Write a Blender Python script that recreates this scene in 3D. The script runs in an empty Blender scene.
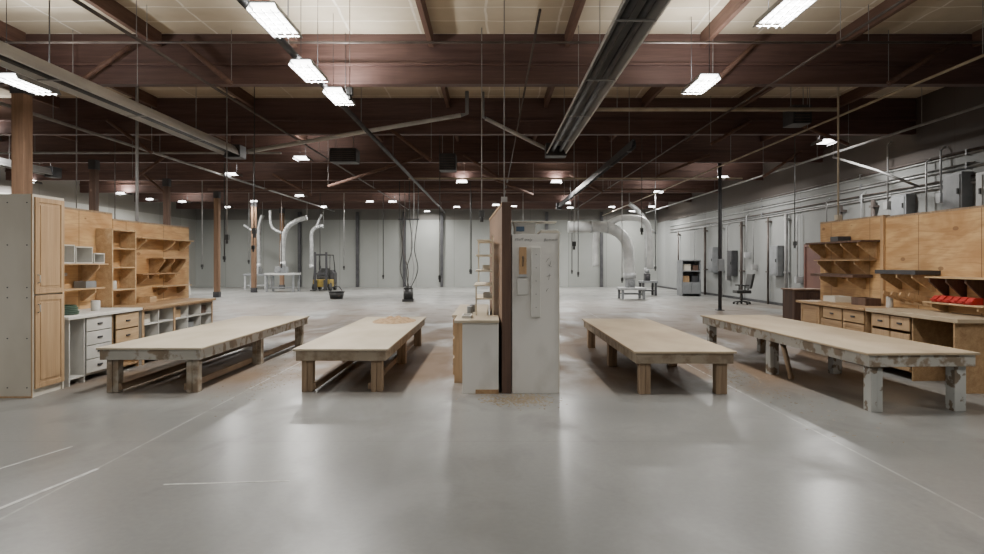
import bpy, math, random, bmesh
from mathutils import Vector
random.seed(4)
COL=bpy.context.scene.collection
# ---------------------------------------------------------------- materials
def _nt(name):
    m=bpy.data.materials.new(name); m.use_nodes=True
    nt=m.node_tree; b=nt.nodes["Principled BSDF"]; return m,nt,b
def N(nt,t,**k):
    n=nt.nodes.new(t)
    for a,v in k.items(): setattr(n,a,v)
    return n
def mixc(nt,fac,a,b):
    n=N(nt,'ShaderNodeMix',data_type='RGBA')
    for s,v in ((0,fac),(6,a),(7,b)):
        if isinstance(v,bpy.types.NodeSocket): nt.links.new(v,n.inputs[s])
        else: n.inputs[s].default_value=v if s==0 else (*v,1)
    return n.outputs[2]
def mth(nt,op,a,b=0.0,c=None,clamp=False):
    n=N(nt,'ShaderNodeMath',operation=op,use_clamp=clamp)
    for i,v in enumerate((a,b) if c is None else (a,b,c)):
        if isinstance(v,bpy.types.NodeSocket): nt.links.new(v,n.inputs[i])
        else: n.inputs[i].default_value=v
    return n.outputs[0]
def noise(nt,scale,detail=4,vec=(1,1,1),world=False,lo=.35,hi=.65,dist=0):
    if world: src=N(nt,'ShaderNodeNewGeometry').outputs['Position']
    else: src=N(nt,'ShaderNodeTexCoord').outputs['Object']
    mp=N(nt,'ShaderNodeMapping'); mp.inputs['Scale'].default_value=vec
    nt.links.new(src,mp.inputs[0])
    n=N(nt,'ShaderNodeTexNoise'); n.inputs['Scale'].default_value=scale; n.inputs['Detail'].default_value=detail; n.inputs['Distortion'].default_value=dist
    nt.links.new(mp.outputs[0],n.inputs['Vector'])
    r=N(nt,'ShaderNodeMapRange'); r.inputs[1].default_value=lo; r.inputs[2].default_value=hi
    nt.links.new(n.outputs['Fac'],r.inputs[0]); return r.outputs[0]
def M(name,c1,c2=None,rough=.6,scale=3,vec=(1,1,1),metal=0.0,detail=4,lo=.35,hi=.65,emit=0):
    m,nt,b=_nt(name)
    if c2 is None: c2=tuple(x*.8 for x in c1)
    f=noise(nt,scale,detail,vec,False,lo,hi)
    o=mixc(nt,f,c1,c2); nt.links.new(o,b.inputs['Base Color'])
    b.inputs['Roughness'].default_value=rough; b.inputs['Metallic'].default_value=metal
    if emit:
        b.inputs['Emission Color'].default_value=(*c1,1); b.inputs['Emission Strength'].default_value=emit
    return m
def wood(name,c1,c2,axis='y',rough=.6,s=2.2):
    v={'x':(.35,6,6),'y':(6,.35,6),'z':(6,6,.35)}[axis]
    m,nt,b=_nt(name)
    f=noise(nt,s,6,v,False,.3,.7,.6); g=noise(nt,s*4,4,v,False,.45,.75)
    c=mixc(nt,f,c1,c2); c=mixc(nt,mth(nt,'MULTIPLY',g,.35),c,tuple(x*.55 for x in c2))
    nt.links.new(c,b.inputs['Base Color']); b.inputs['Roughness'].default_value=rough
    return m
def ply_mat():
    m,nt,b=_nt('knotty_plywood_sheet')
    f=noise(nt,1.5,6,(1,.5,1.4),True,.36,.64,2.0); g=noise(nt,5,8,(1,.3,4),True,.45,.65,1.6)
    c=mixc(nt,f,(.62,.40,.19),(.44,.245,.10)); c=mixc(nt,mth(nt,'MULTIPLY',g,.45),c,(.31,.155,.06))
    pos=N(nt,'ShaderNodeNewGeometry').outputs['Position']
    v=N(nt,'ShaderNodeTexVoronoi'); v.inputs['Scale'].default_value=3.2; mp=N(nt,'ShaderNodeMapping'); mp.inputs['Scale'].default_value=(1,.7,1.4)
    nt.links.new(pos,mp.inputs[0]); nt.links.new(mp.outputs[0],v.inputs['Vector'])
    k=mth(nt,'LESS_THAN',v.outputs['Distance'],.13); c=mixc(nt,mth(nt,'MULTIPLY',k,.7),c,(.17,.08,.035))
    s=N(nt,'ShaderNodeSeparateXYZ'); nt.links.new(pos,s.inputs[0])
    j=mth(nt,'LESS_THAN',mth(nt,'FRACT',mth(nt,'DIVIDE',mth(nt,'ADD',s.outputs[1],.3),1.22)),.012)
    c=mixc(nt,mth(nt,'MULTIPLY',j,.8),c,(.12,.06,.03))
    nt.links.new(c,b.inputs['Base Color']); b.inputs['Roughness'].default_value=.65
    return m
def chipped(name,p,woodc,lo,hi,amt=1.0):
    m,nt,b=_nt(name)
    a=noise(nt,7,8,(1,1,1),True,lo,hi); n=noise(nt,1.5,3,(1,1,1),True)
    w=noise(nt,6,3,(1,1,1),True)
    c=mixc(nt,mth(nt,'MULTIPLY',a,amt),mixc(nt,n,p,tuple(x*.82 for x in p)),mixc(nt,w,woodc,tuple(x*.75 for x in woodc)))
    nt.links.new(c,b.inputs['Base Color']); b.inputs['Roughness'].default_value=.75
    return m
ply=ply_mat()
plyz=wood('plywood_upright',(.52,.34,.18),(.36,.21,.10),'z')
plyl=wood('light_plywood',(.58,.42,.25),(.43,.28,.145),'y')
plyd=wood('aged_plywood',(.44,.29,.15),(.30,.18,.09),'y')
plyp=M('partition_plywood',(.21,.13,.08),(.15,.09,.055),.7,1.5,(1,1,.5))
shelfm=M('pale_laminate_shelf',(.64,.57,.45),(.54,.46,.34),.55,2.5)
oak=wood('oak_door',(.50,.345,.20),(.38,.24,.125),'z',.45)
lum=wood('lumber_leg',(.36,.26,.17),(.25,.17,.105),'z',.8)
lumy=wood('lumber_rail',(.30,.21,.13),(.17,.11,.07),'y',.8)
postw=wood('post_wood',(.25,.15,.09),(.15,.085,.05),'z',.75)
beamm=wood('beam_stained',(.125,.070,.060),(.078,.041,.036),'x',.6)
purl=wood('purlin_stained',(.16,.09,.065),(.10,.052,.04),'y',.7)
darkw=wood('dark_partition_wood',(.13,.075,.05),(.07,.037,.027),'z',.7)
cream=M('off_white_particleboard',(.64,.60,.52),(.53,.49,.41),.6,1.6,(1,1,.5))
white=M('white_melamine',(.62,.61,.58),(.50,.49,.45),.5,2.2)
scuff=M('scuffed_white_laminate',(.66,.645,.61),(.46,.445,.41),.5,2.5,(1,1,.6),0,12,.5,.8)
topd=M('dusty_tan_tabletop',(.46,.37,.255),(.33,.255,.17),.7,1.6,(1,.5,1),0,9,.3,.7)
topl=M('pale_worn_tabletop',(.49,.43,.33),(.36,.30,.215),.7,1.5,(1,.45,1),0,9,.3,.7)
paint=chipped('chipped_grey_white_paint',(.48,.485,.46),(.20,.155,.11),.53,.58)
painta=chipped('worn_pale_apron',(.44,.42,.375),(.24,.18,.12),.49,.57,.95)
paintb=chipped('worn_brown_apron',(.34,.28,.205),(.22,.155,.10),.45,.62,.8)
legp=chipped('worn_pale_leg',(.40,.355,.285),(.24,.17,.11),.45,.60,.9)
steel=M('galvanised_steel',(.50,.51,.52),(.36,.37,.38),.4,4,(1,1,1),.3)
refl=M('dull_aluminium_reflector',(.36,.36,.36),(.26,.26,.26),.5,2,(1,.3,1),.2)
refl_lit=M('lit_aluminium_reflector',(.60,.60,.59),(.48,.48,.47),.45,2,(1,.3,1),.1)  # lighter copy of the dull reflector, with falling light put into its colour
pipeg=M('grey_conduit',(.36,.36,.36),(.24,.24,.24),.5,3,(1,1,1),.2)
piped=M('dark_pipe',(.12,.10,.09),(.07,.055,.05),.5,3,(1,1,1),.2)
pipec=M('cream_pipe',(.46,.40,.31),(.34,.28,.2),.6,3)
black=M('black_plastic',(.02,.02,.02),(.035,.035,.035),.45,3)
dgrey=M('dark_grey_metal',(.07,.07,.075),(.04,.04,.045),.5,3,(1,1,1),.3)
mgrey=M('grey_enamel',(.24,.25,.26),(.17,.18,.19),.5,3)
ductw=M('pale_duct',(.60,.61,.60),(.45,.46,.46),.45,3,(1,1,1),.1)
duct2=M('silver_duct',(.44,.45,.45),(.30,.31,.31),.42,6,(1,1,1),.3)
yellow=M('dull_yellow_paint',(.34,.24,.05),(.18,.13,.03),.45,3)
red=M('red_plastic',(.48,.03,.02),(.36,.02,.02),.45,3)
blue=M('blue_paint',(.08,.13,.2),(.05,.09,.15),.5,3)
green=M('green_hose',(.04,.09,.05),(.02,.05,.03),.5,4)
saw=M('sawdust',(.42,.29,.17),(.26,.17,.09),.95,14)
chipm=M('fine_tan_dust',(.40,.33,.23),(.30,.235,.16),.95,14)
ink=M('pencil_ink',(.10,.10,.11),(.15,.15,.16),.8,3)
linep=M('worn_white_paint',(.58,.58,.56),(.33,.33,.31),.6,9,(1,1,1),0,8,.45,.7)
doorm=M('maroon_door_paint',(.16,.07,.05),(.12,.05,.04),.5,2)
lensm=M('lit_lens',(1,.99,.96),(1,.99,.96),.5,1,emit=10)
def floor_mat():
    m,nt,b=_nt('sealed_dusty_concrete')
    a=noise(nt,.4,8,(1,1,1),True,.34,.66,.3); a2=noise(nt,22,6,(1,1,1),True,.3,.75); a3=noise(nt,1.3,12,(1,.7,1),True,.50,.68,.5)
    c=mixc(nt,a,(.275,.277,.268),(.185,.187,.18))
    c=mixc(nt,mth(nt,'MULTIPLY',a2,.3),c,(.15,.147,.138))
    c=mixc(nt,mth(nt,'MULTIPLY',a3,.4),c,(.125,.12,.11))
    g=N(nt,'ShaderNodeNewGeometry'); s=N(nt,'ShaderNodeSeparateXYZ'); nt.links.new(g.outputs['Position'],s.inputs[0])
    X,Y=s.outputs[0],s.outputs[1]
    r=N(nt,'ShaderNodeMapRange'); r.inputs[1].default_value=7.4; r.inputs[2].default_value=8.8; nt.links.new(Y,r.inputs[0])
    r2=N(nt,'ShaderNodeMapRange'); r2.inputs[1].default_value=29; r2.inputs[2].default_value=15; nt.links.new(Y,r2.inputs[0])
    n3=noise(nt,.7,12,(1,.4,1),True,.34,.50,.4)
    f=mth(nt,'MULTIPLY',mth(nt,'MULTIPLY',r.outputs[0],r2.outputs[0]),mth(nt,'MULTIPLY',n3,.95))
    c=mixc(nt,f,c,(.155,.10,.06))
    jx=mth(nt,'LESS_THAN',mth(nt,'FRACT',mth(nt,'DIVIDE',mth(nt,'ADD',X,3.07),6.12)),.0036)
    jy=mth(nt,'LESS_THAN',mth(nt,'FRACT',mth(nt,'DIVIDE',mth(nt,'ADD',Y,.4),6.1)),.0018)
    n4=noise(nt,5,6,(1,1,1),True,.3,.6)
    c=mixc(nt,mth(nt,'MULTIPLY',jx,mth(nt,'MULTIPLY',n4,.7)),c,(.46,.46,.44))
    c=mixc(nt,mth(nt,'MULTIPLY',jy,.35),c,(.11,.10,.10))
    nt.links.new(c,b.inputs['Base Color'])
    rr=mth(nt,'ADD',mth(nt,'MULTIPLY',a3,.16),mth(nt,'ADD',mth(nt,'MULTIPLY',f,.3),.29))
    nt.links.new(rr,b.inputs['Roughness']); b.inputs['Specular IOR Level'].default_value=.45
    return m
def wall_mat(name,axis,c1,c2,top,shade_z=4.3):
    m,nt,b=_nt(name)
    a=noise(nt,.5,10,(1,1,.6),True,.3,.7)
    c=mixc(nt,a,c1,c2)
    g=N(nt,'ShaderNodeNewGeometry'); s=N(nt,'ShaderNodeSeparateXYZ'); nt.links.new(g.outputs['Position'],s.inputs[0])
    A=s.outputs[0] if axis=='x' else s.outputs[1]; Z=s.outputs[2]
    wn=N(nt,'ShaderNodeTexWhiteNoise',noise_dimensions='1D'); nt.links.new(mth(nt,'FLOOR',mth(nt,'DIVIDE',A,2.44)),wn.inputs['W'])
    c=mixc(nt,mth(nt,'MULTIPLY',wn.outputs['Value'],.35),c,tuple(x*.6 for x in c2))
    j=mth(nt,'LESS_THAN',mth(nt,'FRACT',mth(nt,'DIVIDE',A,2.44)),.014)
    c=mixc(nt,mth(nt,'MULTIPLY',j,.5),c,(.1,.1,.1))
    u=mth(nt,'GREATER_THAN',Z,shade_z)
    c=mixc(nt,mth(nt,'MULTIPLY',u,top),c,(.07,.052,.045))  # shade under the roof painted into the upper wall colour
    nt.links.new(c,b.inputs['Base Color']); b.inputs['Roughness'].default_value=.75
    return m
def ceil_mat():
    m,nt,b=_nt('insulation_board_ceiling')
    g=N(nt,'ShaderNodeNewGeometry')
    br=N(nt,'ShaderNodeTexBrick')
    nz=N(nt,'ShaderNodeTexNoise'); nz.inputs['Scale'].default_value=1.1; nt.links.new(g.outputs['Position'],nz.inputs['Vector'])
    vm=N(nt,'ShaderNodeVectorMath',operation='SCALE'); vm.inputs['Scale'].default_value=.16; nt.links.new(nz.outputs['Color'],vm.inputs[0])
    va=N(nt,'ShaderNodeVectorMath',operation='ADD'); nt.links.new(g.outputs['Position'],va.inputs[0]); nt.links.new(vm.outputs[0],va.inputs[1]); nt.links.new(va.outputs[0],br.inputs['Vector'])
    br.inputs['Scale'].default_value=1; br.inputs['Brick Width'].default_value=1.215; br.inputs['Row Height'].default_value=.61
    br.inputs['Mortar Size'].default_value=.02; br.offset=0
    br.inputs['Color1'].default_value=(.62,.55,.43,1); br.inputs['Color2'].default_value=(.54,.47,.36,1); br.inputs['Mortar'].default_value=(.80,.76,.68,1)
    f=noise(nt,1.5,8,(1,1,1),True); c=mixc(nt,mth(nt,'MULTIPLY',f,.4),br.outputs[0],(.40,.33,.23))
    nt.links.new(c,b.inputs['Base Color']); b.inputs['Roughness'].default_value=.9
    return m
# ---------------------------------------------------------------- geometry
class G:
    def __init__(s): s.v=[];s.f=[];s.sm=[]
    def add(s,vs,fs,sm=False):
        o=len(s.v); s.v+= [tuple(v) for v in vs]
        for f in fs: s.f.append([o+i for i in f]); s.sm.append(sm)
        return s
    def box(s,x0,x1,y0,y1,z0,z1):
        vs=[(x,y,z) for z in (z0,z1) for y in (y0,y1) for x in (x0,x1)]
        return s.add(vs,[(0,2,3,1),(4,5,7,6),(0,1,5,4),(2,6,7,3),(0,4,6,2),(1,3,7,5)])
    def tube(s,pts,r,n=10,smooth=0,r1=None):
        P=[Vector(p) for p in pts]
        if smooth:
            Q=[]
            for i in range(len(P)-1):
                a=P[max(i-1,0)];b=P[i];c=P[i+1];d=P[min(i+2,len(P)-1)]
                for k in range(smooth):
                    t=k/smooth
                    Q.append(.5*((2*b)+(c-a)*t+(2*a-5*b+4*c-d)*t*t+(3*b-a-3*c+d)*t**3))
            Q.append(P[-1]); P=Q
        vs=[];prev=None
        for i,p in enumerate(P):
            d=(P[min(i+1,len(P)-1)]-P[max(i-1,0)]).normalized()
            if prev is None: u=d.orthogonal().normalized()
            else:
                u=(prev-d*prev.dot(d)); u=u.normalized() if u.length>1e-5 else d.orthogonal().normalized()
            prev=u; w=d.cross(u)
            rr=r if r1 is None else r+(r1-r)*i/(len(P)-1)
            for k in range(n):
                a=2*math.pi*k/n; vs.append(p+u*math.cos(a)*rr+w*math.sin(a)*rr)
        m=len(P); fs=[]
        for i in range(m-1):
            for k in range(n): fs.append((i*n+k,i*n+(k+1)%n,(i+1)*n+(k+1)%n,(i+1)*n+k))
        o=len(s.v); s.add(vs,fs,True)
        s.f.append([o+k for k in range(n)][::-1]);s.sm.append(False)
        s.f.append([o+(m-1)*n+k for k in range(n)]);s.sm.append(False)
        return s
    def prism(s,poly,axis,a,b):
        n=len(poly); vs=[]
        for t in (a,b):
            for (p,q) in poly: vs.append((t,p,q) if axis=='x' else (p,t,q) if axis=='y' else (p,q,t))
        fs=[list(range(n))[::-1],list(range(n,2*n))]
        for i in range(n): fs.append((i,(i+1)%n,n+(i+1)%n,n+i))
        return s.add(vs,fs)
    def ring(s,c,R,r,axis='z',n=24,m=8):
        vs=[];fs=[]
        for i in range(n):
            a=2*math.pi*i/n
            for k in range(m):
                t=2*math.pi*k/m; rad=R+r*math.cos(t); h=r*math.sin(t)
                p=(rad*math.cos(a),rad*math.sin(a),h)
                if axis=='x': p=(p[2],p[0],p[1])
                if axis=='y': p=(p[0],p[2],p[1])
                vs.append((c[0]+p[0],c[1]+p[1],c[2]+p[2]))
                fs.append((i*m+k,((i+1)%n)*m+k,((i+1)%n)*m+(k+1)%m,i*m+(k+1)%m))
        return s.add(vs,fs,True)
W={}
def mesh(name,g,mat,bev=0,parent=None,label=None,origin=None):
    me=bpy.data.meshes.new(name)
    xs=[v[0] for v in g.v];ys=[v[1] for v in g.v];zs=[v[2] for v in g.v]
    o=origin or ((min(xs)+max(xs))/2,(min(ys)+max(ys))/2,min(zs))
    me.from_pydata([(a-o[0],b-o[1],c-o[2]) for a,b,c in g.v],[],g.f)
    me.polygons.foreach_set('use_smooth',g.sm); me.materials.append(mat); me.update()
    bm=bmesh.new(); bm.from_mesh(me); bmesh.ops.recalc_face_normals(bm,faces=bm.faces); bm.to_mesh(me); bm.free()
    ob=bpy.data.objects.new(name,me); COL.objects.link(ob)
    if parent is not None:
        ob.parent=parent; w=W[parent]; ob.location=(o[0]-w[0],o[1]-w[1],o[2]-w[2])
    else: ob.location=o
    W[ob]=tuple(o)
    if bev:
        b=ob.modifiers.new('bevel','BEVEL'); b.width=bev; b.segments=2; b.limit_method='ANGLE'
    if label: ob['label']=label
    return ob
def thing(name,label,cat,loc,group=None):
    e=bpy.data.objects.new(name,None); e.empty_display_size=.1; COL.objects.link(e); e.location=loc; W[e]=tuple(loc)
    e['label']=label; e['category']=cat
    if group: e['group']=group
    return e
def solo(name,label,cat,g,mat,bev=0,group=None):
    o=mesh(name,g,mat,bev); o['label']=label; o['category']=cat
    if group:o['group']=group
    return o
def struct(name,g,mat):
    o=mesh(name,g,mat); o['kind']='structure'; return o
# ---------------------------------------------------------------- room
XL,XR,YB,YF,ZC=-19.0,10.6,-7.0,41.0,5.7
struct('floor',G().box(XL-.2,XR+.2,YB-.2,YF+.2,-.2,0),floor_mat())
struct('ceiling',G().box(XL-.2,XR+.2,YB-.2,YF+.2,ZC,ZC+.2),ceil_mat())
wg=((.40,.41,.40),(.30,.31,.30))
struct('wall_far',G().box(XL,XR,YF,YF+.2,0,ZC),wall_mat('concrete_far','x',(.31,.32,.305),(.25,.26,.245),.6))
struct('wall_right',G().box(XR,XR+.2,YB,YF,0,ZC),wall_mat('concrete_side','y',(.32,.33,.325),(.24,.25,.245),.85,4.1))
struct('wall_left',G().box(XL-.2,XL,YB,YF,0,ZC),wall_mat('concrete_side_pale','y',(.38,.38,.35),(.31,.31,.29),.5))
struct('wall_back',G().box(XL,XR,YB-.2,YB,0,ZC),wall_mat('concrete_rear','x',*wg,.5))
struct('door_1',G().box(XR-.05,XR,20.4,21.5,0,2.1).box(XR-.08,XR,20.3,20.4,0,2.2).box(XR-.08,XR,21.5,21.6,0,2.2).box(XR-.08,XR,20.4,21.5,2.1,2.2),doorm)
struct('trim_1',G().box(XR-.03,XR,YB,YF,0,.1),dgrey)
BY=[-2.1,2.4,6.95,11.5,16,20.5,25,29.5,34,38.5]
for y in BY:
    g=G().box(XL,XR,y,y+.2,4.8,ZC); g.box(XL,XR,y-.05,y,5.12,5.17)
    solo('ceiling_beam','deep reddish-brown stained timber ceiling beam spanning the warehouse','beam',g,beamm,.006,'ceiling beams')
PX=[-18.1+2.43*i for i in range(12)]
for bi in range(2,6):
    for x in PX:
        solo('ceiling_purlin','brown stained timber purlin under the insulation boards','purlin',G().box(x-.04,x+.04,BY[bi]+.2,BY[bi+1]-.05,5.44,ZC),purl,0,'ceiling purlins')
for (x,y,w,m,l) in [(-8.15,11.1,.22,postw,'square brown timber post rising behind the tall cabinet'),(-12.5,20.1,.2,darkw,'dark timber post under the roof beams'),(-12.5,24.6,.2,darkw,'dark timber post under the roof beams'),(-12.5,29.1,.22,postw,'brown timber post standing on open floor'),(-12.5,33.6,.22,postw,'brown timber post standing on open floor'),(-12.5,38.1,.22,postw,'brown timber post standing on open floor')]:
    t=thing('timber_post',l,'post',(x,y,0),'timber posts')
    mesh('post_shaft',G().box(x-w/2,x+w/2,y-w/2,y+w/2,0,4.8),m,.01,t)
    mesh('post_base',G().box(x-w/2-.02,x+w/2+.02,y-w/2-.02,y+w/2+.02,0,.25),dgrey,0,t)
    mesh('saddle_bracket',G().box(x-w/2-.015,x+w/2+.015,y-w/2-.015,y+w/2+.015,4.5,4.8),dgrey,0,t)
for x in (-15.2,-12.3,-8.6,-5.6,-3.2,.45,3.5,7.0):
    solo('steel_column','dark steel column against the grey wall','column',G().box(x-.09,x+.09,YF-.2,YF-.003,0,4.8),dgrey,0,'steel columns')
for i,y in enumerate((13.2,17.6,19.2,22.8,24.3,26.9,29.2,31.5,36)):
    solo('vertical_pipe','dark vertical pipe clamped to the concrete wall','pipe',G().tube([(XR-.12,y,.0),(XR-.12,y,3.3)],.06 if i%2 else .04,10).box(XR-.18,XR-.003,y-.1,y+.1,1.2,1.26).box(XR-.18,XR-.003,y-.1,y+.1,3.1,3.16),piped if i%3 else pipeg,0,'vertical pipes')
# ---------------------------------------------------------------- light fixtures
def arealight(par,name,w,l,power,dz,up=False):
    L=bpy.data.lights.new(name,'AREA'); L.shape='RECTANGLE'; L.size=w; L.size_y=l; L.energy=power; L.color=(1,.975,.93)
    o=bpy.data.objects.new(name,L); COL.objects.link(o); o.parent=par; o.location=(0,0,dz)
    if up: o.rotation_euler=(math.pi,0,0)
def fixture(x,y,power,label,z=4.4,near=False,w=.33,l=.92,up=.3):
    t=thing('ceiling_light',label,'ceiling light',(x,y,z),'warehouse ceiling lights')
    g=G().prism([(x-w/2-.02,z),(x-w/2+.02,z+.09),(x+w/2-.02,z+.09),(x+w/2+.02,z),(x+w/2+.005,z),(x+w/2-.03,z+.08),(x-w/2+.03,z+.08),(x-w/2-.005,z)],'y',y-l/2,y+l/2)
    mesh('light_housing',g,dgrey if not near else mgrey,0,t)
    mesh('light_lens',G().box(x-w/2+.03,x+w/2-.03,y-l/2+.02,y+l/2-.02,z+.05,z+.075),lensm,0,t)
    for yy in (y-l/2+.02,y+l/2-.02): mesh('suspension_rod',G().tube([(x,yy,z+.08),(x,yy,ZC)],.005,6),dgrey,0,t)
    if near:
        g=G()
        for i in range(6):
            yy=y-l/2+.08+i*(l-.16)/5; g.box(x-w/2,x+w/2,yy-.005,yy+.005,z-.012,z)
        for xx in (-.1,0,.1): g.box(x+xx-.006,x+xx+.006,y-l/2,y+l/2,z-.01,z+.002)
        mesh('wire_guard',g,steel,0,t)
    arealight(t,'lamp',w-.05,l-.05,power,.04)
    if up: arealight(t,'added_ceiling_fill',w*.6,l*.45,power*up,.11,True)  # added upward lamp, only there to brighten the ceiling
    return t
A='lit rectangular warehouse light with wire guard hung from the roof'
B='small lit rectangular light hung far down the hall'
for x,y,z in [(-2.55,7.55,4.4),(-2.72,9.55,4.4),(-2.62,11.0,4.4),(3.3,7.2,4.4),(3.33,10.25,4.4),(-6.95,9.6,4.22)]: fixture(x,y,150,A,z,near=True)
k=1.10
for x,y in [(-13.9,19.9),(-1.06,22.7),(2.27,22.7),(-8.4,20.8),(7.7,21.6),(6.7,26),(-4.65,30.2),(-14.5,30.2),(-15.3,26.6),(-16.4,22.8),(0.2,32),(3.6,30.9),(-8.2,27.5),(8.2,33),(-5.2,17.6),(7.9,15.2),(-11.5,14.5),(-15.5,17.2)]:
    fixture(x*k,y*k,225,B,4.68,w=.42,l=.6,up=.16)
for x,y in [(-2,36.5),(4.5,37),(-9.5,36.3),(-6.3,33.2),(-12.2,33),(1.2,36),(6.8,36.5),(-15,36.5),(-4,39.6),(8.6,39.5),(-17,32)]:
    fixture(x,y,170,'tiny lit light hung near the far wall',4.68,w=.38,l=.5,up=0)
for x,y in [(-3.5,1.8),(3.3,2.2),(0,-3),(-8.5,2.5),(8.2,3.5),(-14,6)]: fixture(x,y,95,'lit rectangular warehouse light hung from the roof',up=.25)
# ---------------------------------------------------------------- radiant heaters
def heater(x,y0,y1,z,w,label,rm=None):
    t=thing('radiant_tube_heater',label,'heater',(x,(y0+y1)/2,z))
    p=[(x-w/2,z-.06),(x-w/2+.03*w*2,z+.02),(x-w/4,z+.13),(x+w/4,z+.13),(x+w/2-.03*w*2,z+.02),(x+w/2,z-.06),(x+w/2-.02*w*2,z-.06),(x+w/2-.05*w*2,z+.0),(x+w/4-.01,z+.11),(x-w/4+.01,z+.11),(x-w/2+.05*w*2,z+.0),(x-w/2+.02*w*2,z-.06)]
    mesh('heater_reflector',G().prism(p,'y',y0,y1),rm or refl,0,t)
    r=min(.045,w*.1)
    for s in (-1,1): mesh('heater_tube',G().tube([(x+s*w*.2,y0+.05,z),(x+s*w*.2,y1-.02,z)],r,12),dgrey,0,t)
    if w>.2:
        for s in (-1,1): mesh('reflector_edge',G().box(x+s*w/2-.012,x+s*w/2+.012,y0,y1,z-.075,z-.055),ductw,0,t)
    b=max(w*.55,.12)
    mesh('burner_box',G().box(x-b,x+b,y1,y1+.4,z-.12,z+.18),dgrey,.01,t)
    y=y0+.5
    while y<y1:
        mesh('hanger_rod',G().tube([(x,y,z+.12),(x,y,ZC)],.006,5),pipeg,0,t); mesh('tube_strap',G().box(x-w/2,x+w/2,y-.015,y+.015,z-.078,z-.062),pipeg,0,t); y+=2.2
    return t
heater(1.5,4.0,14.9,4.2,.44,'long dull metal radiant tube heater with dark burner box')
heater(-6.15,4.0,15.1,4.2,.36,'long metal radiant tube heater ending above the benches',refl_lit)
heater(3.15,14.2,30,4.2,.10,'narrow dark radiant tube heater running down the hall',dgrey)
heater(-12.9,10,18.6,4.2,.24,'metal radiant tube heater beside the timber posts')
t=thing('exhaust_pipe','white flue pipe rising from the bench heater to the roof','pipe',(-.5,15.3,4.3))
mesh('pipe_run',G().tube([(-5.85,15.35,4.25),(-.75,15.35,5.12)],.05,12),ductw,0,t)
mesh('pipe_run',G().tube([(-.75,15.35,5.12),(-.6,15.35,5.16),(-.6,15.35,5.69)],.045,12),mgrey,0,t)
t=thing('exhaust_pipe','white flue pipe rising from the centre heater to the roof','pipe',(0,15.4,4.3))
mesh('pipe_run',G().tube([(1.35,15.4,4.3),(-.15,15.4,5.05)],.045,12),ductw,0,t)
mesh('pipe_run',G().tube([(-.15,15.4,5.05),(-.22,15.4,5.1),(-.22,15.4,5.69)],.04,12),mgrey,0,t)
# ---------------------------------------------------------------- pipes along the roof
def hung(name,label,pts,r,mat,hang=(),cat='pipe',sm=0):
    t=thing(name,label,cat,tuple(pts[0]))
    mesh('pipe_run',G().tube(pts,r,12,sm),mat,0,t)
    for h in hang: mesh('hanger_rod',G().tube([h,(h[0],h[1],ZC)],.006,5),pipeg,0,t)
    return t
hung('air_pipe','thick dark pipe running the length of the hall under the beams',[(-2.86,3,4.6),(-2.86,39,4.6)],.05,dgrey,[(-2.86,y,4.6) for y in (9,14,18.5,27,36)])
hung('sprinkler_pipe','thin cream sprinkler pipe running the length of the hall',[(6.9,3,4.5),(6.9,40,4.5)],.022,pipec,[(6.9,y,4.5) for y in (9,14,18.5,27)])
hung('sprinkler_pipe','cream pipe crossing below the roof beams',[(2.05,13.3,4.77),(7.2,13.3,4.77)],.04,pipec,[(2.6,13.3,4.8),(6.6,13.3,4.8)])
hung('sprinkler_pipe','dark sprinkler pipe running under the beams',[(-5.0,5,4.74),(-5.0,39,4.74)],.025,piped,[(-5,y,4.74) for y in (9,18.5,27)])
hung('sprinkler_pipe','grey sprinkler pipe running under the beams',[(-9.6,8,4.7),(-9.6,39,4.7)],.035,pipeg,[(-9.6,y,4.7) for y in (14,18.5,27)])
hung('sprinkler_pipe','dark sprinkler pipe running under the beams',[(4.9,5,4.72),(4.9,39,4.72)],.02,piped,[(4.9,y,4.72) for y in (9,18.5,27)])
hung('sprinkler_pipe','dark sprinkler pipe running under the beams',[(.6,8,4.75),(.6,39,4.75)],.018,piped,[(.6,y,4.75) for y in (14,27)])
hung('sprinkler_pipe','grey sprinkler pipe running under the beams',[(9.4,8,4.6),(9.4,39,4.6)],.03,pipeg,[(9.4,y,4.6) for y in (14,18.5,27)])
hung('sprinkler_pipe','grey pipe crossing the hall below the beams',[(-14,18.2,4.7),(-6,18.2,4.7)],.03,pipeg,[(-13,18.2,4.7),(-7,18.2,4.7)])
hung('sprinkler_pipe','cream pipe crossing the hall below the beams',[(-3,23,4.6),(9,23,4.6)],.03,pipec,[(-1,23,4.6),(6,23,4.6)])
hung('sprinkler_pipe','dark pipe crossing the hall below the beams',[(-10,10.2,5.1),(9,10.2,5.1)],.02,piped,[(-5.5,10.2,5.1),(6,10.2,5.1)])
hung('sprinkler_pipe','brown pipe crossing the hall below the beams',[(-12,27,4.66),(9,27,4.66)],.04,purl,[(-8,27,4.7),(5,27,4.7)])
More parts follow.
